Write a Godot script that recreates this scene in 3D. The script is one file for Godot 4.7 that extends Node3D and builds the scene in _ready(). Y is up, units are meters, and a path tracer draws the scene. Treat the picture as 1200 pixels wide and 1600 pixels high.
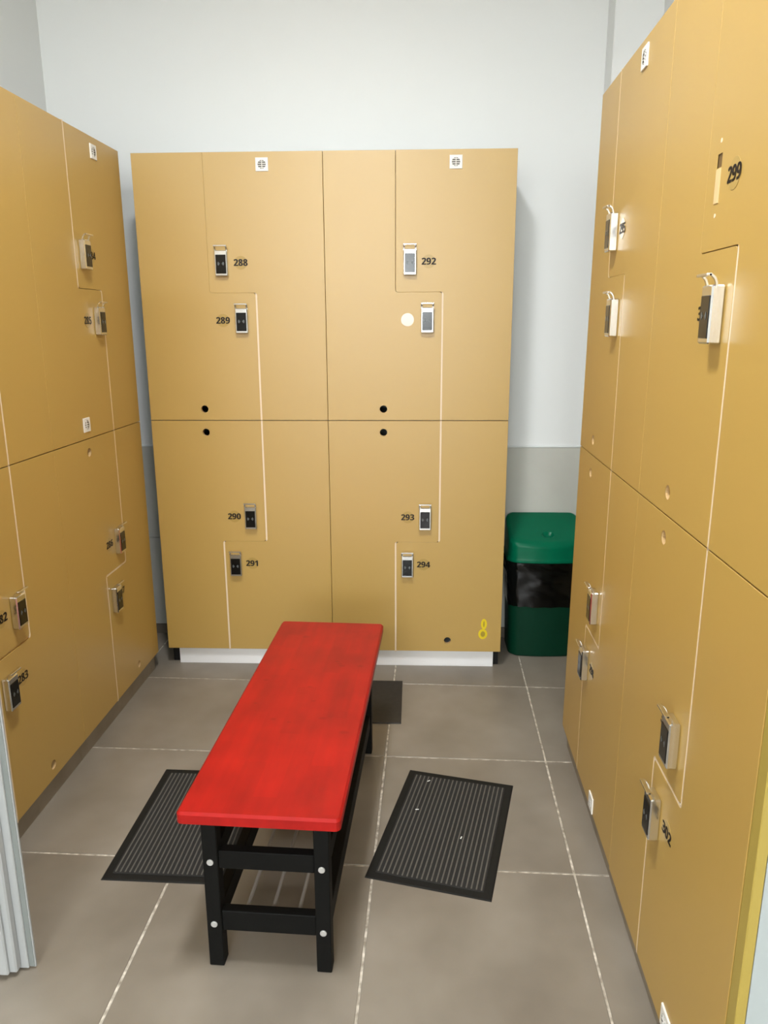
extends Node3D
# A changing room: three rows of ochre lockers, a red bench, mats and a green bin.

var M := {}
var rng := RandomNumberGenerator.new()


# ---------------------------------------------------------------- mesh helpers
func new_st() -> SurfaceTool:
	var st := SurfaceTool.new()
	st.begin(Mesh.PRIMITIVE_TRIANGLES)
	return st


func tri(st: SurfaceTool, a: Vector3, b: Vector3, c: Vector3, hint: Vector3) -> void:
	var n := (c - a).cross(b - a)
	if n.length_squared() < 1e-16:
		return
	n = n.normalized()
	if n.dot(hint) < 0.0:
		var t := b
		b = c
		c = t
		n = -n
	for p in [a, b, c]:
		st.set_normal(n)
		st.add_vertex(p)


func quad(st: SurfaceTool, a: Vector3, b: Vector3, c: Vector3, d: Vector3, hint: Vector3) -> void:
	tri(st, a, b, c, hint)
	tri(st, a, c, d, hint)


func smooth_tri(st: SurfaceTool, p: Array, n: Array) -> void:
	var f: Vector3 = (p[2] - p[0]).cross(p[1] - p[0])
	if f.length_squared() < 1e-18:
		return
	var s: Vector3 = n[0] + n[1] + n[2]
	var order := [0, 1, 2] if f.dot(s) >= 0.0 else [0, 2, 1]
	for k in order:
		st.set_normal(n[k])
		st.add_vertex(p[k])


# a box between two corners with chamfered edges
func cbox(st: SurfaceTool, lo: Vector3, hi: Vector3, c := 0.0, at := Transform3D()) -> void:
	var m := (lo + hi) / 2.0
	var h := (hi - lo) / 2.0
	c = minf(c, minf(h.x, minf(h.y, h.z)) * 0.9)
	var P := func(x: float, y: float, z: float) -> Vector3: return at * (m + Vector3(x, y, z))
	var B := at.basis
	for ax in 3:
		var a1 := (ax + 1) % 3
		var a2 := (ax + 2) % 3
		for s in [-1.0, 1.0]:
			var pts := []
			for q in [[-1, -1], [1, -1], [1, 1], [-1, 1]]:
				var v := Vector3()
				v[ax] = s * h[ax]
				v[a1] = q[0] * (h[a1] - c)
				v[a2] = q[1] * (h[a2] - c)
				pts.append(P.call(v.x, v.y, v.z))
			var n := Vector3()
			n[ax] = s
			quad(st, pts[0], pts[1], pts[2], pts[3], B * n)
	if c <= 0.0:
		return
	for ax in 3:
		var a1 := (ax + 1) % 3
		var a2 := (ax + 2) % 3
		for s1 in [-1.0, 1.0]:
			for s2 in [-1.0, 1.0]:
				var pts := []
				for q in [[-1, 0], [1, 0], [1, 1], [-1, 1]]:
					var v := Vector3()
					v[ax] = q[0] * (h[ax] - c)
					v[a1] = s1 * (h[a1] - (c if q[1] == 0 else 0.0))
					v[a2] = s2 * (h[a2] - (0.0 if q[1] == 0 else c))
					pts.append(P.call(v.x, v.y, v.z))
				var n := Vector3()
				n[a1] = s1
				n[a2] = s2
				quad(st, pts[0], pts[1], pts[2], pts[3], B * n)
	for sx in [-1.0, 1.0]:
		for sy in [-1.0, 1.0]:
			for sz in [-1.0, 1.0]:
				tri(st, P.call(sx * h.x, sy * (h.y - c), sz * (h.z - c)), P.call(sx * (h.x - c), sy * h.y, sz * (h.z - c)), P.call(sx * (h.x - c), sy * (h.y - c), sz * h.z), B * Vector3(sx, sy, sz))


func circle(c: Vector2, rx: float, ry: float, n := 20) -> PackedVector2Array:
	var p := PackedVector2Array()
	for k in n:
		var a := TAU * k / n
		p.append(c + Vector2(cos(a) * rx, sin(a) * ry))
	return p


# rounds the corners of a polygon whose numbers are listed
func rounded(poly: Array, which: Array, r: float) -> PackedVector2Array:
	var out := PackedVector2Array()
	var n := poly.size()
	for i in n:
		var p: Vector2 = poly[i]
		if not i in which:
			out.append(p)
			continue
		var a: Vector2 = (poly[(i + n - 1) % n] - p).normalized()
		var b: Vector2 = (poly[(i + 1) % n] - p).normalized()
		var p0 := p + a * r
		var p1 := p + b * r
		for k in 5:
			var t := k / 4.0
			out.append(p0.lerp(p, t).lerp(p.lerp(p1, t), t))
	return out


# a flat panel: outline in x/y, from z0 to z1, chamfered on its front, with holes cut through it
func panel(st: SurfaceTool, poly: PackedVector2Array, z0: float, z1: float, ch: float, holes := []) -> void:
	if Geometry2D.is_polygon_clockwise(poly):
		poly.reverse()
	var n := poly.size()
	var inset := PackedVector2Array()
	for i in n:
		var e0 := (poly[i] - poly[(i + n - 1) % n]).normalized()
		var e1 := (poly[(i + 1) % n] - poly[i]).normalized()
		var n0 := Vector2(-e0.y, e0.x)
		var n1 := Vector2(-e1.y, e1.x)
		var b := n0 + n1
		inset.append(poly[i] + b * (ch / maxf(0.3, 1.0 + n0.dot(n1))))
	for i in n:
		var j := (i + 1) % n
		var e := (poly[j] - poly[i]).normalized()
		var o := Vector3(e.y, -e.x, 0)
		quad(st, Vector3(poly[i].x, poly[i].y, z0), Vector3(poly[j].x, poly[j].y, z0), Vector3(poly[j].x, poly[j].y, z1 - ch), Vector3(poly[i].x, poly[i].y, z1 - ch), o)
		if ch > 0.0:
			quad(st, Vector3(poly[i].x, poly[i].y, z1 - ch), Vector3(poly[j].x, poly[j].y, z1 - ch), Vector3(inset[j].x, inset[j].y, z1), Vector3(inset[i].x, inset[i].y, z1), o + Vector3(0, 0, 1))
	var cuts := [-100.0, 100.0]
	for h in holes:
		var cx := 0.0
		for p in h:
			cx += p.x / h.size()
		cuts.append(cx)
	cuts.sort()
	for face in [[z1, 1.0, inset], [z0, -1.0, poly]]:
		for k in cuts.size() - 1:
			var strip := PackedVector2Array([Vector2(cuts[k], -100), Vector2(cuts[k + 1], -100), Vector2(cuts[k + 1], 100), Vector2(cuts[k], 100)])
			var pieces := Geometry2D.intersect_polygons(face[2], strip)
			for h in holes:
				var left := []
				for q in pieces:
					left.append_array(Geometry2D.clip_polygons(q, h))
				pieces.assign(left)
			for q in pieces:
				var ix := Geometry2D.triangulate_polygon(q)
				for t in range(0, ix.size(), 3):
					var a := q[ix[t]]
					var b := q[ix[t + 1]]
					var c := q[ix[t + 2]]
					tri(st, Vector3(a.x, a.y, face[0]), Vector3(b.x, b.y, face[0]), Vector3(c.x, c.y, face[0]), Vector3(0, 0, face[1]))


# a tube with a rectangular section along a path lying in a plane x = const (points are y, z)
func strap(st: SurfaceTool, x0: float, x1: float, path: Array, th: float) -> void:
	for i in path.size() - 1:
		var a: Vector2 = path[i]
		var b: Vector2 = path[i + 1]
		var na: Vector2 = ((path[mini(i + 1, path.size() - 1)] - path[maxi(i - 1, 0)]) as Vector2).normalized().orthogonal() * th / 2.0
		var nb: Vector2 = ((path[mini(i + 2, path.size() - 1)] - path[i]) as Vector2).normalized().orthogonal() * th / 2.0
		var v := func(x: float, p: Vector2) -> Vector3: return Vector3(x, p.x, p.y)
		quad(st, v.call(x0, a + na), v.call(x1, a + na), v.call(x1, b + nb), v.call(x0, b + nb), v.call(0, na))
		quad(st, v.call(x0, a - na), v.call(x1, a - na), v.call(x1, b - nb), v.call(x0, b - nb), v.call(0, -na))
		quad(st, v.call(x0, a - na), v.call(x0, a + na), v.call(x0, b + nb), v.call(x0, b - nb), Vector3(-1, 0, 0))
		quad(st, v.call(x1, a - na), v.call(x1, a + na), v.call(x1, b + nb), v.call(x1, b - nb), Vector3(1, 0, 0))
	for e in [[0, -1.0], [path.size() - 1, 1.0]]:
		var i: int = e[0]
		var d: Vector2 = (path[mini(i + 1, path.size() - 1)] - path[maxi(i - 1, 0)])
		d = d.normalized()
		var nn := d.orthogonal() * th / 2.0
		var p: Vector2 = path[i]
		quad(st, Vector3(x0, p.x + nn.x, p.y + nn.y), Vector3(x1, p.x + nn.x, p.y + nn.y), Vector3(x1, p.x - nn.x, p.y - nn.y), Vector3(x0, p.x - nn.x, p.y - nn.y), Vector3(0, d.x, d.y) * e[1])


# skins a stack of rings of equal count, smooth
func loft(st: SurfaceTool, rings: Array, closed_top := false, closed_bottom := false) -> void:
	var n: int = rings[0].size()
	var normals := []
	for r in rings.size():
		var row := []
		for k in n:
			var along: Vector3 = rings[r][(k + 1) % n] - rings[r][(k + n - 1) % n]
			var up: Vector3 = rings[mini(r + 1, rings.size() - 1)][k] - rings[maxi(r - 1, 0)][k]
			row.append(up.cross(along).normalized())
		normals.append(row)
	var mid := Vector3()
	for p in rings[0]:
		mid += p / n
	if (normals[0][0] as Vector3).dot(rings[0][0] - mid) < 0.0:
		for row in normals:
			for k in n:
				row[k] = -row[k]
	for r in rings.size() - 1:
		for k in n:
			var j := (k + 1) % n
			smooth_tri(st, [rings[r][k], rings[r][j], rings[r + 1][j]], [normals[r][k], normals[r][j], normals[r + 1][j]])
			smooth_tri(st, [rings[r][k], rings[r + 1][j], rings[r + 1][k]], [normals[r][k], normals[r + 1][j], normals[r + 1][k]])
	for e in [[closed_bottom, 0, -1.0], [closed_top, rings.size() - 1, 1.0]]:
		if e[0]:
			var c := Vector3()
			for p in rings[e[1]]:
				c += p / n
			for k in n:
				tri(st, c, rings[e[1]][k], rings[e[1]][(k + 1) % n], Vector3(0, e[2], 0))


func round_rect(cx: float, cz: float, hx: float, hz: float, r: float, seg := 8) -> Array:
	var out := []
	var cs := [Vector2(hx - r, hz - r), Vector2(-hx + r, hz - r), Vector2(-hx + r, -hz + r), Vector2(hx - r, -hz + r)]
	for q in 4:
		for k in seg + 1:
			var a := PI / 2 * (q + k / float(seg))
			out.append(Vector2(cx + cs[q].x + r * cos(a), cz + cs[q].y + r * sin(a)))
		var nxt: Vector2 = cs[(q + 1) % 4]
		var a2 := PI / 2 * (q + 1)
		var p0: Vector2 = cs[q] + Vector2(cos(a2), sin(a2)) * r
		var p1: Vector2 = nxt + Vector2(cos(a2), sin(a2)) * r
		for k in range(1, 8):
			out.append(Vector2(cx, cz) + p0.lerp(p1, k / 8.0))
	return out


# ---------------------------------------------------------------- scene helpers
func obj(called: String, shape, mat: Material, parent: Node = self) -> MeshInstance3D:
	var o := MeshInstance3D.new()
	o.name = called
	o.mesh = shape.commit() if shape is SurfaceTool else shape
	o.material_override = null
	o.set_surface_override_material(0, mat)
	parent.add_child(o, true)
	return o


func numbered(called: String) -> String:
	if not has_node(NodePath(called)):
		return called
	var k := 1
	while has_node(NodePath("%s_%03d" % [called, k])):
		k += 1
	return "%s_%03d" % [called, k]


func tag(o: Node3D, label: String, category: String, group := "") -> Node3D:
	o.set_meta("label", label)
	o.set_meta("category", category)
	if group:
		o.set_meta("group", group)
	return o


func thing(called: String, label: String, category: String, at := Vector3.ZERO, turn := 0.0, group := "") -> Node3D:
	var o := Node3D.new()
	o.name = numbered(called)
	add_child(o)
	o.position = at
	o.rotation.y = turn
	tag(o, label, category, group)
	return o


func struct(called: String, st, mat: Material, label: String) -> MeshInstance3D:
	var o := obj(called, st, mat)
	o.set_meta("kind", "structure")
	o.set_meta("label", label)
	return o


func mat(c: Color, rough := 0.6, metal := 0.0, spec := 0.5) -> StandardMaterial3D:
	var m := StandardMaterial3D.new()
	m.albedo_color = c
	m.roughness = rough
	m.metallic = metal
	m.metallic_specular = spec
	return m


func mottle(c0: Color, c1: Color, freq: float, scale: float, rough: float, seed_: int, world := true, oct := 4) -> StandardMaterial3D:
	var f := FastNoiseLite.new()
	f.seed = seed_
	f.frequency = freq
	f.fractal_octaves = oct
	var t := NoiseTexture2D.new()
	t.width = 512
	t.height = 512
	t.seamless = true
	t.noise = f
	var g := Gradient.new()
	g.set_color(0, c0)
	g.set_color(1, c1)
	t.color_ramp = g
	var m := mat(Color.WHITE, rough)
	m.albedo_texture = t
	m.uv1_triplanar = true
	m.uv1_world_triplanar = world
	m.uv1_scale = Vector3.ONE * scale
	return m


func text_mesh(s: String, height: float) -> ArrayMesh:
	var f := SystemFont.new()
	f.font_names = PackedStringArray(["Droid Sans Bold", "Droid Sans"])
	f.font_weight = 700
	var t := TextMesh.new()
	t.text = s
	t.font = f
	t.font_size = 64
	t.pixel_size = height / 64.0 / 0.72
	t.depth = 0.0006
	t.curve_step = 2.0
	var st := SurfaceTool.new()
	st.begin(Mesh.PRIMITIVE_TRIANGLES)
	for dx in [-0.0006, 0.0, 0.0006]:                # a bold face: three strokes side by side
		st.append_from(t, 0, Transform3D(Basis(), Vector3(dx, 0, absf(dx) * 0.1)))
	return st.commit()


func red_wood() -> StandardMaterial3D:
	var w := 256
	var h := 768
	var im := Image.create(w, h, false, Image.FORMAT_RGB8)
	var grain := FastNoiseLite.new()
	grain.seed = 5
	grain.frequency = 0.02
	grain.fractal_octaves = 4
	var cloud := FastNoiseLite.new()
	cloud.seed = 9
	cloud.frequency = 0.009
	cloud.fractal_octaves = 3
	var tone := []
	var r := RandomNumberGenerator.new()
	r.seed = 77
	for s in 7:                                     # glued staves of different lengths
		var row := []
		var y := -r.randi_range(0, 120)
		while y < h:
			var e := y + r.randi_range(90, 210)
			row.append([e, r.randf_range(-0.5, 0.5)])
			y = e
		tone.append(row)
	var knots := []
	for k in 16:
		knots.append([Vector2(r.randi_range(10, w - 10), r.randi_range(20, int(h * 0.7))), r.randf_range(3.0, 8.0)])
	for y in h:
		for x in w:
			var s := mini(6, x * 7 / w)
			var t := 0.0
			for q in tone[s]:
				if y < q[0]:
					t = q[1]
					break
			var v := 1.0 + 0.07 * t + 0.05 * grain.get_noise_2d(x * 2.2, y * 0.22) + 0.09 * cloud.get_noise_2d(x, y * 0.8)
			for q in knots:
				var d: float = (Vector2(x, y * 1.5) - Vector2(q[0].x, q[0].y * 1.5)).length() / q[1]
				if d < 1.6:
					v -= 0.10 * (1.0 - smoothstep(0.4, 1.6, d))
			im.set_pixel(x, y, Color(0.63 * v, 0.075 * v * v, 0.055 * v * v))
	var m := mat(Color.WHITE, 0.42, 0.0, 0.38)
	m.albedo_texture = ImageTexture.create_from_image(im)
	m.uv1_triplanar = true
	m.uv1_scale = Vector3(1.0 / 0.42, 1.0 / 0.42, 1.0 / 1.24)
	m.uv1_offset = Vector3(0.5, 0.0, 0.5)
	return m


func materials() -> void:
	M.door = mat(Color(0.722, 0.586, 0.292), 0.41, 0.0, 0.71)
	M.filler = mat(Color(0.66, 0.575, 0.27), 0.45)
	M.disc = mat(Color(0.685, 0.57, 0.305), 0.3)
	M.glossy_disc = mat(Color(0.80, 0.70, 0.58), 0.10)
	M.cream = mat(Color(0.90, 0.82, 0.71), 0.5)
	M.pale_gold = mat(Color(0.86, 0.75, 0.55), 0.45)
	M.cavity = mat(Color(0.42, 0.32, 0.17), 0.7)
	M.tan = mat(Color(0.80, 0.66, 0.45), 0.7)
	M.carcass = mat(Color(0.66, 0.69, 0.69), 0.5)
	M.ink = mat(Color(0.13, 0.09, 0.06), 0.5)
	M.chrome = mat(Color(0.88, 0.88, 0.87), 0.22, 1.0)
	M.black_gloss = mat(Color(0.03, 0.03, 0.03), 0.18)
	M.mark = mat(Color(0.42, 0.44, 0.44), 0.5)
	M.white_plastic = mat(Color(0.93, 0.92, 0.89), 0.4)
	M.grille = mat(Color(0.42, 0.40, 0.37), 0.6)
	M.plinth_grey = mottle(Color(0.52, 0.48, 0.42), Color(0.58, 0.54, 0.48), 0.02, 0.8, 0.5, 3)
	M.plinth_white = mat(Color(0.95, 0.95, 0.95), 0.35)
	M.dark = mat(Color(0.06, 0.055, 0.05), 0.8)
	M.paint = mat(Color(0.935, 0.94, 0.93), 0.75)
	M.ceiling = mat(Color(0.78, 0.78, 0.77), 0.8)
	M.wall_tile = mottle(Color(0.77, 0.765, 0.725), Color(0.80, 0.795, 0.755), 0.01, 0.7, 0.3, 21)
	M.skirting = mottle(Color(0.42, 0.38, 0.33), Color(0.48, 0.44, 0.39), 0.02, 0.8, 0.4, 22)
	M.trim_white = mat(Color(0.90, 0.91, 0.90), 0.4)
	M.trim_shade_grey = mat(Color(0.50, 0.52, 0.51), 0.5)
	M.pvc = mat(Color(0.66, 0.67, 0.67), 0.4)
	M.grout = mottle(Color(0.50, 0.46, 0.40), Color(0.95, 0.92, 0.86), 0.05, 1.1, 0.8, 8)
	var tones := [0.0, 0.012, -0.012, 0.02]
	for k in 4:
		var d: float = tones[k]
		M["tile_%d" % k] = mottle(Color(0.475 + d, 0.44 + d, 0.39 + d), Color(0.575 + d, 0.54 + d, 0.49 + d), 0.008, 0.55, 0.36, 30 + k)
	M.red = red_wood()
	M.black_paint = mat(Color(0.06, 0.06, 0.055), 0.6, 0.0, 0.25)
	M.rod = mat(Color(0.58, 0.56, 0.53), 0.5)
	M.bolt = mat(Color(0.80, 0.80, 0.79), 0.45, 0.6)
	M.rubber = mat(Color(0.095, 0.09, 0.075), 0.75, 0.0, 0.35)
	M.pile = mottle(Color(0.07, 0.067, 0.06), Color(0.20, 0.19, 0.175), 0.25, 6.0, 0.95, 12, false)
	M.rib = mottle(Color(0.22, 0.21, 0.19), Color(0.50, 0.48, 0.44), 0.3, 5.0, 0.95, 13, false)
	M.far_rubber = mottle(Color(0.12, 0.11, 0.10), Color(0.175, 0.16, 0.145), 0.03, 2.0, 0.6, 14)
	M.bin_lid = mat(Color(0.0, 0.38, 0.26), 0.3, 0.0, 0.25)
	M.bin_body = mat(Color(0.0, 0.19, 0.12), 0.5, 0.0, 0.3)
	M.bag = mat(Color(0.012, 0.016, 0.014), 0.18)
	M.yellow = mat(Color(0.90, 0.80, 0.12), 0.4)
	M.olive = mat(Color(0.66, 0.57, 0.17), 0.5)
	M.scrap = mat(Color(0.92, 0.92, 0.90), 0.7)
	M.fill_pane = mat(Color(0.9, 0.92, 0.94), 0.6)  # glowing glass of the added fill-light window
	M.fill_pane.emission_enabled = true
	M.fill_pane.emission = Color(0.95, 0.98, 1.0)
	M.fill_pane.emission_energy_multiplier = 1.5
	M.lamp_frame = mat(Color(0.9, 0.9, 0.9), 0.5)
	M.diffuser = mat(Color(0.95, 0.95, 0.95), 0.6)
	M.diffuser.emission_enabled = true
	M.diffuser.emission = Color(1.0, 0.99, 0.96)
	M.diffuser.emission_energy_multiplier = 1.2


# ---------------------------------------------------------------- locks, vents, numbers
var lock_housing: Mesh
var lock_reader: Mesh
var lock_handle: Mesh
var lock_mark: Mesh
var vent_plate: Mesh
var vent_disc: Mesh
var vent_bars: Mesh
var disc_mesh: Mesh


func build_fittings() -> void:
	var st := new_st()
	cbox(st, Vector3(-0.027, -0.052, 0.0), Vector3(0.027, 0.052, 0.024), 0.003)
	lock_housing = st.commit()
	st = new_st()
	cbox(st, Vector3(-0.0215, -0.042, 0.0235), Vector3(0.0215, 0.034, 0.0255), 0.0008)
	lock_reader = st.commit()
	st = new_st()
	var path := []
	for k in 9:
		var t := k / 8.0
		path.append(Vector2(0.046 + 0.0235 * sin(t * PI / 2), 0.016 + 0.015 * (1.0 - cos(t * PI / 2))))
	strap(st, -0.0275, -0.0205, path, 0.0035)
	strap(st, 0.0205, 0.0275, path, 0.0035)
	cbox(st, Vector3(-0.0275, 0.0665, 0.026), Vector3(0.0275, 0.0715, 0.036), 0.001)
	lock_handle = st.commit()
	st = new_st()
	for s in [-1.0, 1.0]:
		for q in [[0.0, 0.0022], [0.0036, 0.0062], [0.0076, 0.0102]]:
			for k in 6:
				var a0 := deg_to_rad(-48.0 + 16.0 * k)
				var a1 := deg_to_rad(-32.0 + 16.0 * k)
				var c := Vector3(s * 0.0035, -0.002, 0.0261)
				var d0 := Vector3(s * cos(a0), sin(a0), 0)
				var d1 := Vector3(s * cos(a1), sin(a1), 0)
				quad(st, c + d0 * q[0], c + d0 * q[1], c + d1 * q[1], c + d1 * q[0], Vector3(0, 0, 1))
	lock_mark = st.commit()
	st = new_st()
	panel(st, PackedVector2Array([Vector2(-0.026, -0.026), Vector2(0.026, -0.026), Vector2(0.026, 0.026), Vector2(-0.026, 0.026)]), 0.0, 0.004, 0.001, [circle(Vector2.ZERO, 0.017, 0.017)])
	vent_plate = st.commit()
	st = new_st()
	panel(st, circle(Vector2.ZERO, 0.0172, 0.0172), 0.0, 0.0012, 0.0)
	vent_disc = st.commit()
	st = new_st()
	for k in 4:
		var y := -0.012 + 0.008 * k
		var w := sqrt(0.0168 * 0.0168 - y * y)
		cbox(st, Vector3(-w, y - 0.0013, 0.001), Vector3(w, y + 0.0013, 0.0034), 0.0004)
	cbox(st, Vector3(-0.0015, -0.0165, 0.001), Vector3(0.0015, 0.0165, 0.0034), 0.0004)
	vent_bars = st.commit()
	st = new_st()
	panel(st, circle(Vector2.ZERO, 0.0275, 0.0275, 28), 0.0, 0.0007, 0.0002)
	disc_mesh = st.commit()


func add_lock(door: Node3D, u: float, y: float) -> void:
	for q in [["lock_housing", lock_housing, M.chrome], ["lock_handle", lock_handle, M.chrome], ["lock_reader", lock_reader, M.black_gloss], ["reader_mark", lock_mark, M.mark]]:
		var o := obj(q[0], q[1], q[2], door)
		o.position = Vector3(u, y, 0)


func add_number(door: Node3D, u: float, y: float, s: String) -> void:
	var d := obj("number_disc", disc_mesh, M.disc if s else M.glossy_disc, door)
	d.position = Vector3(u, y, 0)
	if s:
		var t := obj("number", text_mesh(s, 0.027), M.ink, door)
		t.position = Vector3(u, y, 0.001)


func add_vent(door: Node3D, u: float, y: float) -> void:
	for q in [["vent_plate", vent_plate, M.white_plastic], ["vent_back", vent_disc, M.grille], ["vent_grille", vent_bars, M.white_plastic]]:
		var o := obj(q[0], q[1], q[2], door)
		o.position = Vector3(u, y, 0)


func add_hole_rim(door: Node3D, c: Vector2) -> void:
	var st := new_st()
	for k in 20:
		var a := TAU * k / 20
		var b := TAU * (k + 1) / 20
		var p := c + Vector2(cos(a), sin(a)) * 0.0165
		var q := c + Vector2(cos(b), sin(b)) * 0.0165
		quad(st, Vector3(p.x, p.y, -0.018), Vector3(q.x, q.y, -0.018), Vector3(q.x, q.y, -0.0005), Vector3(p.x, p.y, -0.0005), Vector3(c.x - p.x, c.y - p.y, 0))
	obj("finger_hole", st, M.tan, door)


# One locker unit: a carcass behind four interlocking L-shaped doors. x runs along its front, z out of it.
func locker(label: String, at: Vector3, turn: float, c: Dictionary) -> Node3D:
	var root := thing("locker_unit", label, "locker", at, turn, "ochre locker units with L-shaped doors")
	var W: float = c.w
	var u1: float = c.u1
	var u2: float = c.u2
	var depth: float = c.depth
	var top := 2.276
	var mid := 1.18
	var bot: float = c.bot
	var hu := 1.7225
	var hl := 0.6245
	var ends: float = c.get("end", 0.0)
	# carcass
	var st := new_st()
	cbox(st, Vector3(0.001, bot + 0.001, -depth), Vector3(0.018, top - 0.001, -0.019), 0.0)
	cbox(st, Vector3(W - 0.018, bot + 0.001, -depth), Vector3(W - 0.001 + ends, top - 0.001, -0.019), 0.0)
	cbox(st, Vector3(0.018, top - 0.019, -depth), Vector3(W - 0.018, top - 0.001, -0.019), 0.0)
	cbox(st, Vector3(0.018, bot + 0.001, -depth), Vector3(W - 0.018, bot + 0.019, -0.019), 0.0)
	cbox(st, Vector3(0.018, bot + 0.019, -depth), Vector3(W - 0.018, top - 0.019, -depth + 0.008), 0.0)
	cbox(st, Vector3(0.018, mid - 0.018, -depth + 0.008), Vector3(W - 0.018, mid + 0.018, -0.021), 0.0)
	obj("carcass", st, M.carcass, root)
	# seams: half gap of each of the six joints
	var bands: Dictionary = c.bands
	var gap := func(k: String) -> float: return 0.0038 if bands.has(k) else (0.0009 if k in c.get("dark", []) else 0.0002)
	var ga: float = gap.call("a")
	var gh: float = gap.call("h")
	var gb: float = gap.call("b")
	var gc: float = gap.call("c")
	var gl: float = gap.call("l")
	var gd: float = gap.call("d")
	var e: float = c.get("e", 0.0002)
	var gm := 0.0016
	var s: float = c.get("slant", 0.0)
	var lean := func(y: float) -> float: return e + s * clampf((y - bot) / (top - bot), 0.0, 1.0)
	var r := 0.012
	# four outlines, counter-clockwise
	var pa := rounded([Vector2(u1 + ga, hu + gh), Vector2(u2 + gb, hu + gh), Vector2(u2 + gb, mid + gm), Vector2(W - e, mid + gm), Vector2(W - e, top), Vector2(u1 + ga, top)], [0, 1], r)
	var pb := rounded([Vector2(lean.call(mid), mid + gm), Vector2(u2 - gb, mid + gm), Vector2(u2 - gb, hu - gh), Vector2(u1 - ga, hu - gh), Vector2(u1 - ga, top), Vector2(lean.call(top), top)], [2, 3], r)
	var pc := rounded([Vector2(e, bot), Vector2(u1 - gd, bot), Vector2(u1 - gd, hl + gl), Vector2(u2 - gc, hl + gl), Vector2(u2 - gc, mid - gm), Vector2(lean.call(mid), mid - gm)], [2, 3], r)
	var pd := rounded([Vector2(u1 + gd, bot), Vector2(W - e, bot), Vector2(W - e, mid - gm), Vector2(u2 + gc, mid - gm), Vector2(u2 + gc, hl - gl), Vector2(u1 + gd, hl - gl)], [4, 5], r)
	var nums: Array = c.nums
	var du: float = u1 - 0.297
	var spots := [[u1 + 0.060, 1.842, du + 0.436, 1.845], [u2 - 0.064, 1.607, du + 0.348, 1.609], [u2 - 0.066, 0.738, du + 0.352, 0.741], [u1 + 0.054 - c.get("lower_lock_left", 0.0), 0.512, du + 0.425, 0.517]]
	var holes := [c.get("ha"), c.get("hb"), c.get("hc"), c.get("hd")]
	var polys := [pa, pb, pc, pd]
	for k in 4:
		var cut := []
		if holes[k] != null and holes[k][2] == "hole":
			cut.append(circle(Vector2(holes[k][0], holes[k][1]), 0.0165, 0.0165))
		var missing: bool = k == 0 and c.get("no_lock", false)
		if missing:
			cut.append(PackedVector2Array([Vector2(u1 + 0.049, 1.868), Vector2(u1 + 0.071, 1.868), Vector2(u1 + 0.071, 1.892), Vector2(u1 + 0.049, 1.892)]))
		var ds := new_st()
		panel(ds, polys[k], -0.018, 0.0, 0.0006, cut)
		var door := obj("door", ds, M.door, root)
		if holes[k] != null:
			if holes[k][2] == "hole":
				add_hole_rim(door, Vector2(holes[k][0], holes[k][1]))
			else:
				add_vent(door, holes[k][0], holes[k][1])
		if missing:
			door.set_meta("label", "door without its lock, bare cut-out and screw holes")
			var sc := new_st()
			panel(sc, PackedVector2Array([Vector2(u1 + 0.049, 1.806), Vector2(u1 + 0.071, 1.806), Vector2(u1 + 0.071, 1.866), Vector2(u1 + 0.049, 1.866)]), 0.0, 0.0016, 0.0006)
			obj("strike_plate", sc, M.pale_gold, door)
			sc = new_st()
			cbox(sc, Vector3(u1 + 0.048, 1.867, -0.006), Vector3(u1 + 0.072, 1.893, -0.0015), 0.0)
			obj("lock_cavity", sc, M.cavity, door)
			for y in [1.785, 1.914]:
				var hs := new_st()
				panel(hs, circle(Vector2(u1 + 0.06, y), 0.004, 0.004, 10), 0.0, 0.0008, 0.0)
				obj("screw", hs, M.cream, door)
		else:
			add_lock(door, spots[k][0], spots[k][1])
		add_number(door, spots[k][2], spots[k][3], nums[k])
	# pale edging that shows in the wider joints; tan one colours in shade
	var segs := {"a": [u1, hu, u1, top], "h": [u1, hu, u2, hu], "b": [u2, mid, u2, hu], "c": [u2, hl, u2, mid], "l": [u1, hl, u2, hl], "d": [u1, bot, u1, hl]}
	for k in bands:
		var q: Array = segs[k]
		var es := new_st()
		cbox(es, Vector3(q[0] - 0.0039, q[1] - 0.0039, -0.014), Vector3(q[2] + 0.0039, q[3] + 0.0039, -0.0006 if bands[k] == 1 else -0.006), 0.0004)
		obj("edge_band", es, M.cream if bands[k] == 1 else M.tan, root)
	return root


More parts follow.
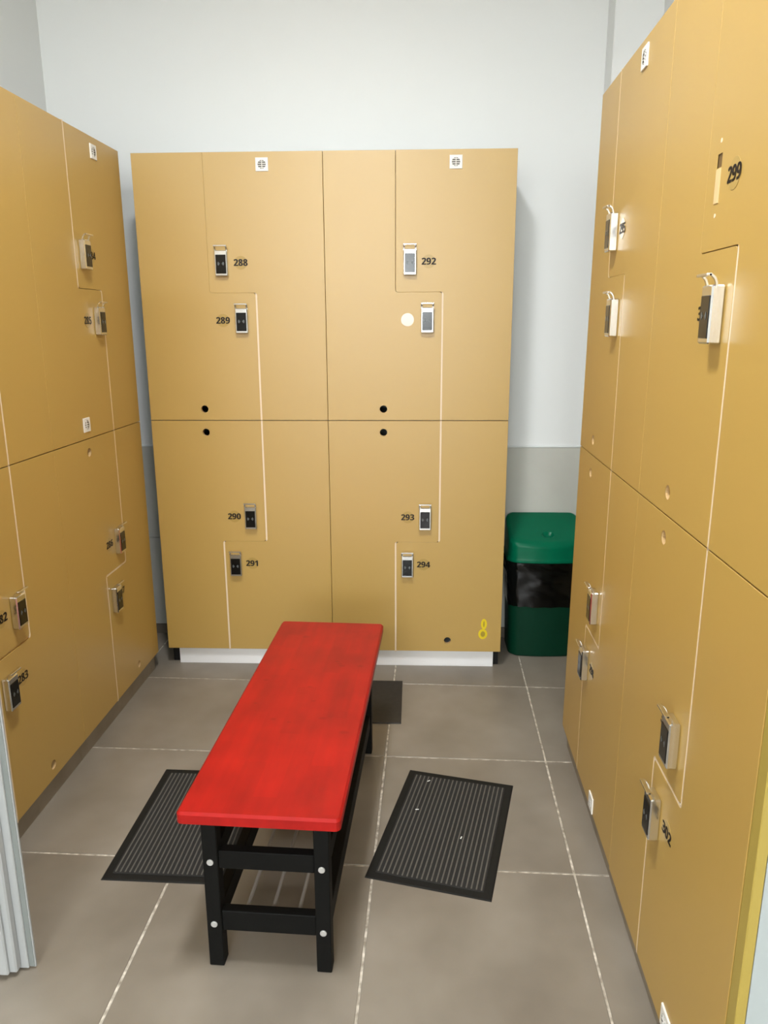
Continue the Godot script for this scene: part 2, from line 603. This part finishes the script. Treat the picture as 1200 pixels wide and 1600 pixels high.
# ---------------------------------------------------------------- the place
func _ready() -> void:
	rng.seed = 4
	# camera
	var cam := Camera3D.new()
	cam.name = "camera"
	add_child(cam)
	cam.position = Vector3(0.4014, 1.5938, 3.3268)
	cam.rotation_order = EULER_ORDER_YXZ
	cam.rotation = Vector3(-0.2438, 0.0393, -0.0041)
	cam.keep_aspect = Camera3D.KEEP_HEIGHT
	cam.fov = rad_to_deg(2.0 * atan(800.0 / 1183.64))
	cam.near = 0.05
	cam.far = 50.0
	cam.current = true
	var we := WorldEnvironment.new()
	we.name = "environment"
	var env := Environment.new()
	env.background_mode = Environment.BG_COLOR
	env.background_color = Color(0, 0, 0)
	env.tonemap_mode = Environment.TONE_MAPPER_LINEAR
	env.tonemap_exposure = 0.92
	env.sdfgi_enabled = true
	env.ssao_enabled = true
	env.ssil_enabled = true
	we.environment = env
	add_child(we)
	materials()
	build_fittings()
	# ceiling lamps: the first over the bench, the second behind the camera
	ceiling_lamp(Vector3(0.08, 3.5, 1.95), Vector2(0.30, 0.62), 8.6, "oblong white ceiling lamp over the red bench", 0.115)
	ceiling_lamp(Vector3(-0.35, 3.5, 7.2), Vector2(1.6, 0.8), 30.0, "wide white ceiling lamp farthest back, behind the viewer")
	build_fill_window()
	room()
	lockers()
	bench()
	mats()
	bin()
	scraps()


func ceiling_lamp(at: Vector3, size: Vector2, energy: float, label: String, deep := 0.03) -> void:
	var o := thing("ceiling_lamp", label, "lamp", at)
	var st := new_st()
	var hx := size.x / 2
	var hz := size.y / 2
	for s in [-1.0, 1.0]:
		cbox(st, Vector3(s * (hx + 0.01) - 0.012, -deep, -hz - 0.022), Vector3(s * (hx + 0.01) + 0.012, 0.0, hz + 0.022), 0.002)
		cbox(st, Vector3(-hx, -deep, s * (hz + 0.01) - 0.012), Vector3(hx, 0.0, s * (hz + 0.01) + 0.012), 0.002)
	obj("frame", st, M.lamp_frame, o)
	st = new_st()
	cbox(st, Vector3(-hx, -0.018, -hz), Vector3(hx, -0.004, hz), 0.0)
	obj("diffuser", st, M.diffuser, o)
	var l := AreaLight3D.new()
	l.name = "lamp_light"
	l.area_size = size
	l.light_energy = energy
	l.light_color = Color(0.98, 0.99, 1.0)
	l.area_range = 12.0
	l.shadow_enabled = true
	o.add_child(l)
	l.position = Vector3(0, -0.035, 0)
	l.rotation.x = -PI / 2


# an unseen frosted window, made up as a source of frontal fill light
func build_fill_window() -> void:
	var lo := Vector3(-1.2, 1.5, 10.93)
	var hi := Vector3(0.8, 2.9, 10.99)
	var st := new_st()
	for q in [[lo.x - 0.06, lo.y - 0.06, lo.x, hi.y + 0.06], [hi.x, lo.y - 0.06, hi.x + 0.06, hi.y + 0.06], [lo.x, lo.y - 0.06, hi.x, lo.y], [lo.x, hi.y, hi.x, hi.y + 0.06], [-0.22, lo.y, -0.18, hi.y]]:
		cbox(st, Vector3(q[0], q[1], lo.z), Vector3(q[2], q[3], 11.0), 0.004)
	var w := struct("fill_window_1", st, M.lamp_frame, "white framed frosted window added behind the viewer for fill light")
	for x in [[lo.x, -0.22], [-0.18, hi.x]]:
		st = new_st()
		cbox(st, Vector3(x[0], lo.y, lo.z + 0.02), Vector3(x[1], hi.y, hi.z), 0.0)
		obj("fill_window_pane", st, M.fill_pane, w)
	var l := AreaLight3D.new()
	l.name = "fill_window_light"
	l.area_size = Vector2(hi.x - lo.x, hi.y - lo.y)
	l.light_energy = 14.0
	l.light_color = Color(0.97, 0.99, 1.0)
	l.area_range = 20.0
	l.shadow_enabled = true
	add_child(l)
	l.position = Vector3((lo.x + hi.x) / 2, (lo.y + hi.y) / 2, lo.z - 0.02)


func room() -> void:
	var st := new_st()
	# floor: a bed of pale grout with tiles set in it
	cbox(st, Vector3(-1.45, -0.12, -0.6), Vector3(2.3, -0.0022, 11.2), 0.0)
	var fl := struct("floor", st, M.grout, "grey-brown square floor tiles with pale stained grout")
	var meshes := []
	for k in 3:
		var ts := new_st()
		var w: float = 0.2962 + 0.0004 * k
		cbox(ts, Vector3(-w, -0.010, -w), Vector3(w, 0.0, w), 0.0012)
		meshes.append(ts.commit())
	var th := -0.0256
	for i in range(-4, 3):
		for j in range(-1, 18):
			var t := 0.9226 + 0.6 * i + 0.3
			var h := 0.1546 + 0.6 * j - 0.3
			var o := obj("tile", meshes[rng.randi() % 3], M["tile_%d" % (rng.randi() % 4)], fl)
			o.position = Vector3(cos(th) * t + sin(th) * h, 0, -sin(th) * t + cos(th) * h)
			o.rotation.y = th
	# back wall with tiled dado
	var zb := -0.39
	st = new_st()
	cbox(st, Vector3(-1.45, -0.12, zb - 0.15), Vector3(2.3, 3.7, zb), 0.0)
	var wb := struct("wall_back", st, M.paint, "white painted back wall above a grey tiled dado")
	for span in [[-1.265, -0.551], [-0.549, 0.349], [0.351, 1.23]]:
		for row in [[0.055, 0.527], [0.530, 1.0]]:
			var ts := new_st()
			cbox(ts, Vector3(span[0], row[0], zb), Vector3(span[1], row[1], zb + 0.008), 0.001)
			obj("wall_tile", ts, M.wall_tile, wb)
	st = new_st()
	cbox(st, Vector3(-1.265, 1.0, zb), Vector3(1.23, 1.009, zb + 0.011), 0.002)
	struct("trim_2", st, M.trim_white, "thin white strip capping the grey tiled dado")
	st = new_st()
	cbox(st, Vector3(-1.265, 0.0, zb), Vector3(1.23, 0.053, zb + 0.010), 0.001)
	struct("baseboard_back", st, M.skirting, "dark grey tile skirting at the foot of the back wall")
	st = new_st()
	cbox(st, Vector3(-1.45, -0.12, zb), Vector3(-1.27, 3.7, 11.2), 0.0)
	struct("wall_left", st, M.paint, "white painted left wall above the lockers")
	st = new_st()
	cbox(st, Vector3(1.23, -0.12, zb), Vector3(2.3, 3.7, -0.26), 0.004)
	cbox(st, Vector3(1.43, -0.12, -0.30), Vector3(1.6, 3.7, 11.2), 0.0)
	struct("wall_right", st, M.paint, "white painted right wall with a shallow pier at the corner")
	st = new_st()
	cbox(st, Vector3(-1.45, -0.12, 11.0), Vector3(1.6, 3.7, 11.2), 0.0)
	struct("wall_front", st, M.paint, "white wall behind the viewer")
	st = new_st()
	cbox(st, Vector3(-1.45, 3.5, -0.5), Vector3(2.3, 3.7, 11.2), 0.0)
	struct("ceiling", st, M.ceiling, "plain white ceiling")
	# stub wall with the doorway's white frame, at the left edge of the photo
	st = new_st()
	cbox(st, Vector3(-1.28, 0.0, 1.69), Vector3(-0.68, 2.14, 1.755), 0.0)
	struct("wall_stub", st, M.paint, "short wall carrying the white doorway frame")
	st = new_st()
	cbox(st, Vector3(-1.27, 0.004, 1.7595), Vector3(-0.553, 2.14, 1.766), 0.001)
	cbox(st, Vector3(-1.27, 0.006, 1.764), Vector3(-0.568, 2.14, 1.774), 0.002)
	cbox(st, Vector3(-1.27, 0.012, 1.772), Vector3(-0.586, 2.14, 1.796), 0.004)
	cbox(st, Vector3(-1.27, 0.014, 1.794), Vector3(-0.603, 2.14, 1.806), 0.003)
	var tr := struct("trim_1", st, M.pvc, "white stepped doorway frame at the left edge of the photo")
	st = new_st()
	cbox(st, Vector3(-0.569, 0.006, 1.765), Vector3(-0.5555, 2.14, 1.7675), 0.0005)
	obj("shaded_face_strip", st, M.trim_shade_grey, tr).set_meta("label", "grey strip coloured as the shaded face of the frame")  # shade painted in: the grey stands for the frame's shadowed face


func lockers() -> void:
	# back row
	var base := {"w": 0.791, "u1": 0.297, "u2": 0.496, "depth": 0.37, "bot": 0.089, "e": 0.0008}
	var c := base.duplicate()
	c.merge({"nums": ["288", "289", "290", "291"], "bands": {"b": 1, "c": 1, "d": 1}, "ha": [0.542, 2.227, "vent"], "hb": [0.245, 1.230, "hole"], "hc": [0.245, 1.127, "hole"]})
	var l := locker("ochre locker unit on the back wall with doors numbered 288 to 291", Vector3(-0.7655, 0, 0), 0, c)
	plinth(l, true)
	c = base.duplicate()
	c.merge({"nums": ["292", "", "293", "294"], "bands": {"b": 1, "c": 1, "d": 1}, "dark": ["a"], "ha": [0.542, 2.228, "vent"], "hb": [0.244, 1.230, "hole"], "hc": [0.244, 1.127, "hole"], "hd": [0.541, 0.143, "hole"]})
	l = locker("ochre locker unit on the back wall with a yellow figure-eight mark at lower right", Vector3(0.026, 0, 0), 0, c)
	plinth(l, false)
	yellow_mark(l)
	# left row, facing right
	var a := PI / 2 - 0.0191
	var xl := func(z: float) -> float: return -0.8015 - 0.0191 * z
	c = {"w": 0.790, "u1": 0.310, "u2": 0.509, "depth": 0.37, "bot": 0.087, "nums": ["284", "285", "286", "287"], "bands": {"a": 1, "b": 1, "c": 1, "l": 1, "d": 1}, "dark": ["h"], "ha": [0.542, 2.223, "vent"], "hb": [0.265, 1.233, "vent"], "hc": [0.268, 1.129, "hole"], "hd": [0.554, 0.134, "hole"]}
	l = locker("ochre locker unit on the left, farther of two, with doors 284 to 287", Vector3(xl.call(0.828), 0, 0.828), a, c)
	side_plinth(l, 0.790)
	c = c.duplicate()
	c.merge({"nums": ["280", "281", "282", "283"], "lower_lock_left": 0.016, "bands": {"b": 1, "c": 1, "d": 1, "l": 2}, "dark": ["h"]}, true)
	l = locker("ochre locker unit on the left, nearer one, with doors 282 and 283", Vector3(xl.call(1.619), 0, 1.619), a, c)
	side_plinth(l, 0.790)
	# right row, facing left
	a = -PI / 2 - 0.0207
	var xr := func(z: float) -> float: return 0.9955 - 0.0207 * z
	c = {"w": 0.785, "u1": 0.290, "u2": 0.486, "depth": 0.39, "bot": 0.092, "slant": 0.055, "nums": ["295", "296", "297", "298"], "bands": {"a": 1, "b": 1, "c": 1, "l": 1, "d": 1}, "ha": [0.548, 2.230, "vent"], "hb": [0.222, 1.229, "hole"], "hc": [0.216, 1.121, "hole"], "hd": [0.529, 0.120, "vent"]}
	l = locker("ochre locker unit on the right, farther one, beside the green bin", Vector3(xr.call(0.668), 0, 0.668), a, c)
	side_plinth(l, 0.785)
	c = {"w": 0.785, "u1": 0.294, "u2": 0.484, "depth": 0.39, "bot": 0.085, "end": 0.033, "no_lock": true, "nums": ["299", "300", "301", "302"], "bands": {"b": 1, "c": 1, "l": 1, "d": 1}, "dark": ["h"], "ha": [0.548, 2.230, "vent"], "hb": [0.223, 1.231, "hole"], "hc": [0.223, 1.128, "hole"], "hd": [0.525, 0.122, "vent"]}
	l = locker("ochre locker unit on the right, nearest the viewer, one door missing its lock", Vector3(xr.call(1.454), 0, 1.454), a, c)
	side_plinth(l, 0.785)
	var st := new_st()
	cbox(st, Vector3(0.786, 0.085, -0.0185), Vector3(0.817, 2.276, -0.001), 0.0015)
	obj("filler_strip", st, M.filler, l)


func plinth(l: Node3D, left: bool) -> void:
	var st := new_st()
	var x0 := 0.043 if left else 0.0
	var x1 := 0.791 if left else 0.760
	cbox(st, Vector3(x0, 0.0, -0.045), Vector3(x1, 0.088, -0.028), 0.001)
	obj("plinth", st, M.plinth_white, l).set_meta("label", "white plinth board")
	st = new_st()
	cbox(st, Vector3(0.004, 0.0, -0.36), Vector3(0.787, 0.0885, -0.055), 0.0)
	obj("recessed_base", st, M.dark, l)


func side_plinth(l: Node3D, w: float) -> void:
	var st := new_st()
	cbox(st, Vector3(0.0, 0.0, -0.36), Vector3(w, 0.085, -0.022), 0.001)
	obj("plinth", st, M.plinth_grey, l)


func yellow_mark(l: Node3D) -> void:
	var st := new_st()
	for q in [[Vector2(0.710, 0.228), 0.014, 0.026, 0.5], [Vector2(0.706, 0.178), 0.021, 0.025, 0.55]]:
		var n := 24
		var c: Vector2 = q[0]
		for k in n:
			var a := TAU * k / n
			var b := TAU * (k + 1) / n
			var p0 := c + Vector2(cos(a) * q[1], sin(a) * q[2])
			var p1 := c + Vector2(cos(b) * q[1], sin(b) * q[2])
			var f: float = 1.0 - 0.0105 / q[1]
			var g: float = 1.0 - 0.0105 / q[2]
			var i0 := c + Vector2(cos(a) * q[1] * f, sin(a) * q[2] * g)
			var i1 := c + Vector2(cos(b) * q[1] * f, sin(b) * q[2] * g)
			var V := func(p: Vector2, z: float) -> Vector3: return Vector3(p.x, p.y, z)
			quad(st, V.call(p0, 0.002), V.call(p1, 0.002), V.call(i1, 0.002), V.call(i0, 0.002), Vector3(0, 0, 1))
			quad(st, V.call(p0, 0.0), V.call(p1, 0.0), V.call(p1, 0.002), V.call(p0, 0.002), V.call(p0 - c, 0.0))
			quad(st, V.call(i0, 0.0), V.call(i1, 0.0), V.call(i1, 0.002), V.call(i0, 0.002), V.call(c - i0, 0.0))
	obj("figure_eight", st, M.yellow, l).set_meta("label", "yellow figure-eight mark")
	st = new_st()
	panel(st, circle(Vector2(0.710, 0.228), 0.012, 0.024), 0.0, 0.0008, 0.0)
	panel(st, circle(Vector2(0.706, 0.178), 0.019, 0.023), 0.0, 0.0008, 0.0)
	obj("figure_eight_fill", st, M.olive, l).set_meta("label", "dull yellow inside of the mark")


func bench() -> void:
	var b := thing("bench", "red wooden bench on black legs in the middle of the floor", "bench", Vector3(0.062, 0, 1.162), -0.0454)
	var st := new_st()
	var top := PackedVector2Array()
	# seat board with rounded corners, laid flat
	for p in round_rect(0, 0, 0.2, 0.607, 0.014, 4):
		top.append(p)
	var ts := new_st()
	panel(ts, top, -0.030, 0.0, 0.006)
	var seat := obj("seat", ts, M.red, b)
	seat.position = Vector3(0, 0.458, 0)
	seat.rotation.x = -PI / 2
	seat.mesh = turned(seat.mesh)
	seat.rotation.x = 0.0
	for q in [[-0.1475, 0.549], [0.130, 0.549], [-0.1475, -0.459], [0.130, -0.459]]:
		st = new_st()
		cbox(st, Vector3(q[0], 0.0, q[1]), Vector3(q[0] + 0.038, 0.428, q[1] + 0.038), 0.002)
		obj("leg", st, M.black_paint, b)
	for z in [0.553, -0.455]:
		for y in [[0.287, 0.337], [0.104, 0.162]]:
			st = new_st()
			cbox(st, Vector3(-0.1095, y[0], z), Vector3(0.130, y[1], z + 0.028), 0.002)
			obj("end_rail", st, M.black_paint, b)
	for x in [-0.143, 0.135]:
		for y in [[0.287, 0.337], [0.104, 0.162]]:
			st = new_st()
			cbox(st, Vector3(x, y[0], -0.421), Vector3(x + 0.028, y[1], 0.549), 0.002)
			obj("side_rail", st, M.black_paint, b)
	for x in [-0.055, 0.012, 0.080]:
		st = new_st()
		var r1 := []
		for z in [-0.44, 0.565]:
			var ring := []
			for k in 10:
				ring.append(Vector3(x + cos(TAU * k / 10) * 0.005, 0.140 + sin(TAU * k / 10) * 0.005, z))
			r1.append(ring)
		loft(st, r1)
		obj("rod", st, M.rod, b)
	for q in [[-0.1285, 0.308], [0.149, 0.304], [-0.1285, 0.127], [0.149, 0.120]]:
		st = new_st()
		panel(st, circle(Vector2.ZERO, 0.0085, 0.0085, 16), 0.0, 0.003, 0.001)
		var o := obj("bolt", st, M.bolt, b)
		o.position = Vector3(q[0], q[1], 0.587)


# a panel built upright, laid down so that its front faces up
func turned(m: Mesh) -> ArrayMesh:
	var st := SurfaceTool.new()
	st.begin(Mesh.PRIMITIVE_TRIANGLES)
	st.append_from(m, 0, Transform3D(Basis(Vector3.RIGHT, -PI / 2), Vector3.ZERO))
	return st.commit()


func ribbed_mat(label: String, at: Vector3, turn: float, w: float, d: float) -> void:
	var o := thing("floor_mat", label, "mat", at, turn, "ribbed dark grey door mats beside the bench")
	var st := new_st()
	var hx := w / 2
	var hz := d / 2
	var outer := PackedVector2Array([Vector2(-hx, -hz), Vector2(hx, -hz), Vector2(hx, hz), Vector2(-hx, hz)])
	panel(st, outer, 0.0, 0.004, 0.003)
	obj("rubber_border", turned(st.commit()), M.rubber, o)
	st = new_st()
	var bx := hx - 0.026
	var bz := hz - 0.026
	cbox(st, Vector3(-bx, 0.003, -bz), Vector3(bx, 0.0062, bz), 0.001)
	obj("carpet_pile", st, M.pile, o)
	st = new_st()
	var n := int(round(2 * bx / 0.0145))
	for k in n:
		var x := -bx + (k + 0.5) * 2 * bx / n
		cbox(st, Vector3(x - 0.0022, 0.005, -bz + 0.004), Vector3(x + 0.0022, 0.0082, bz - 0.004), 0.001)
	obj("carpet_ribs", st, M.rib, o).set_meta("kind", "stuff")


func mats() -> void:
	ribbed_mat("ribbed dark grey mat lying straight, partly under the bench at left", Vector3(-0.309, 0, 1.168), -0.022, 0.40, 0.572)
	ribbed_mat("ribbed dark grey mat lying askew to the right of the bench", Vector3(0.513, 0, 1.176), -0.231, 0.376, 0.575)
	var o := thing("floor_mat", "plain black rubber mat behind the bench, before the back lockers", "mat", Vector3(0.078, 0, 0.331), 0.0)
	var st := new_st()
	panel(st, PackedVector2Array([Vector2(-0.28, -0.19), Vector2(0.28, -0.19), Vector2(0.28, 0.19), Vector2(-0.28, 0.19)]), 0.0, 0.004, 0.002)
	obj("rubber_sheet", turned(st.commit()), M.far_rubber, o)


func bow(p: Vector2) -> Vector2:                    # the bin's front bulges a little
	return p + Vector2(0, 0.022 * maxf(0.0, 1.0 - pow(p.x / 0.19, 2)) * smoothstep(0.0, 0.09, p.y))


func bin() -> void:
	var cx := 1.04
	var cz := -0.266
	var b := thing("waste_bin", "green plastic waste bin with a lid between the lockers", "bin", Vector3(cx, 0, cz))
	var rings := []
	for q in [[0.0, -0.008], [0.006, 0.0], [0.25, 0.006], [0.49, 0.012]]:
		var ring := []
		for p0 in round_rect(0, 0, 0.163 + q[1], 0.103 + q[1], 0.045):
			var p := bow(p0)
			ring.append(Vector3(p.x, q[0], p.y))
		rings.append(ring)
	var st := new_st()
	loft(st, rings, false, true)
	obj("body", st, M.bin_body, b)
	# lid: a rim, a short skirt and a sloping top with a finger dimple
	var top := func(z: float) -> float: return 0.583 + (0.118 - z) * 0.44
	rings = []
	for q in [[0.0, 0.487, false], [0.0, 0.503, false], [-0.005, 0.508, false], [-0.007, -0.020, true], [-0.012, -0.007, true], [-0.026, 0.0, true]]:
		var ring := []
		for p0 in round_rect(0, 0, 0.185 + q[0], 0.120 + q[0], 0.05 + q[0]):
			var p := bow(p0)
			ring.append(Vector3(p.x, (top.call(p.y) + q[1]) if q[2] else q[1], p.y))
		rings.append(ring)
	var n: int = rings[0].size()
	var last: Array = rings[-1]
	var dc := Vector2(0.010, 0.066)
	for q in [[0.35, 0.0, 0.0], [0.7, 0.0, 0.0], [1.0, 0.032, 0.001], [1.0, 0.029, 0.001], [1.0, 0.022, -0.008], [1.0, 0.013, -0.014], [1.0, 0.004, -0.015]]:
		var ring := []
		for k in n:
			var p := Vector2(last[k].x, last[k].z)
			var dir := (p - dc).normalized()
			var inner: Vector2 = dc + dir * Vector2(1.0, 0.75) * (q[1] if q[1] > 0 else 0.030)
			var w: Vector2 = p.lerp(inner, q[0])
			ring.append(Vector3(w.x, top.call(w.y) + q[2], w.y))
		rings.append(ring)
	st = new_st()
	loft(st, rings, true, false)
	obj("lid", st, M.bin_lid, b)
	# the bag turned down over the rim
	var f := FastNoiseLite.new()
	f.seed = 31
	f.frequency = 9.0
	f.fractal_octaves = 3
	rings = []
	for r in 19:
		var t := r / 18.0
		var y := lerpf(0.262, 0.486, t)
		var ring := []
		for p0 in round_rect(0, 0, 0.170 + 0.012 * t, 0.110 + 0.008 * t, 0.05, 14):
			var p := bow(p0)
			var v := Vector3(p.x, y, p.y)
			var d: float = 0.002 + 0.020 * absf(f.get_noise_3d(p.x * 2.0, y * 0.9, p.y * 2.0)) * (0.2 + t * t)
			var o := Vector2(p.x, p.y).normalized() * d
			ring.append(Vector3(v.x + o.x, y + (0.006 * f.get_noise_2d(p.x * 3, p.y * 3) if r == 0 else 0.0), v.z + o.y))
		rings.append(ring)
	st = new_st()
	loft(st, rings)
	var bag := obj("bin_bag", st, M.bag)
	bag.position = Vector3(cx, 0, cz)
	tag(bag, "shiny black plastic bag folded down round the green bin", "bag")


func scraps() -> void:
	for q in [[Vector2(0.463, 0.930), 0.6, "tiny white lint scrap near the far edge of the askew mat"], [Vector2(0.421, 1.095), 0.1, "tiny white lint scrap near the left edge of the askew mat"], [Vector2(0.560, 1.235), 1.2, "tiny white lint speck near the middle of the askew mat"]]:
		var st := new_st()
		cbox(st, Vector3(-0.006, 0.0, -0.0018), Vector3(0.006, 0.0014, 0.0018), 0.0005)
		var o := obj(numbered("lint_scrap"), st, M.scrap)
		o.position = Vector3(q[0].x, 0.0083, q[0].y)
		o.rotation.y = q[1]
		tag(o, q[2], "lint", "white lint scraps on the right mat")
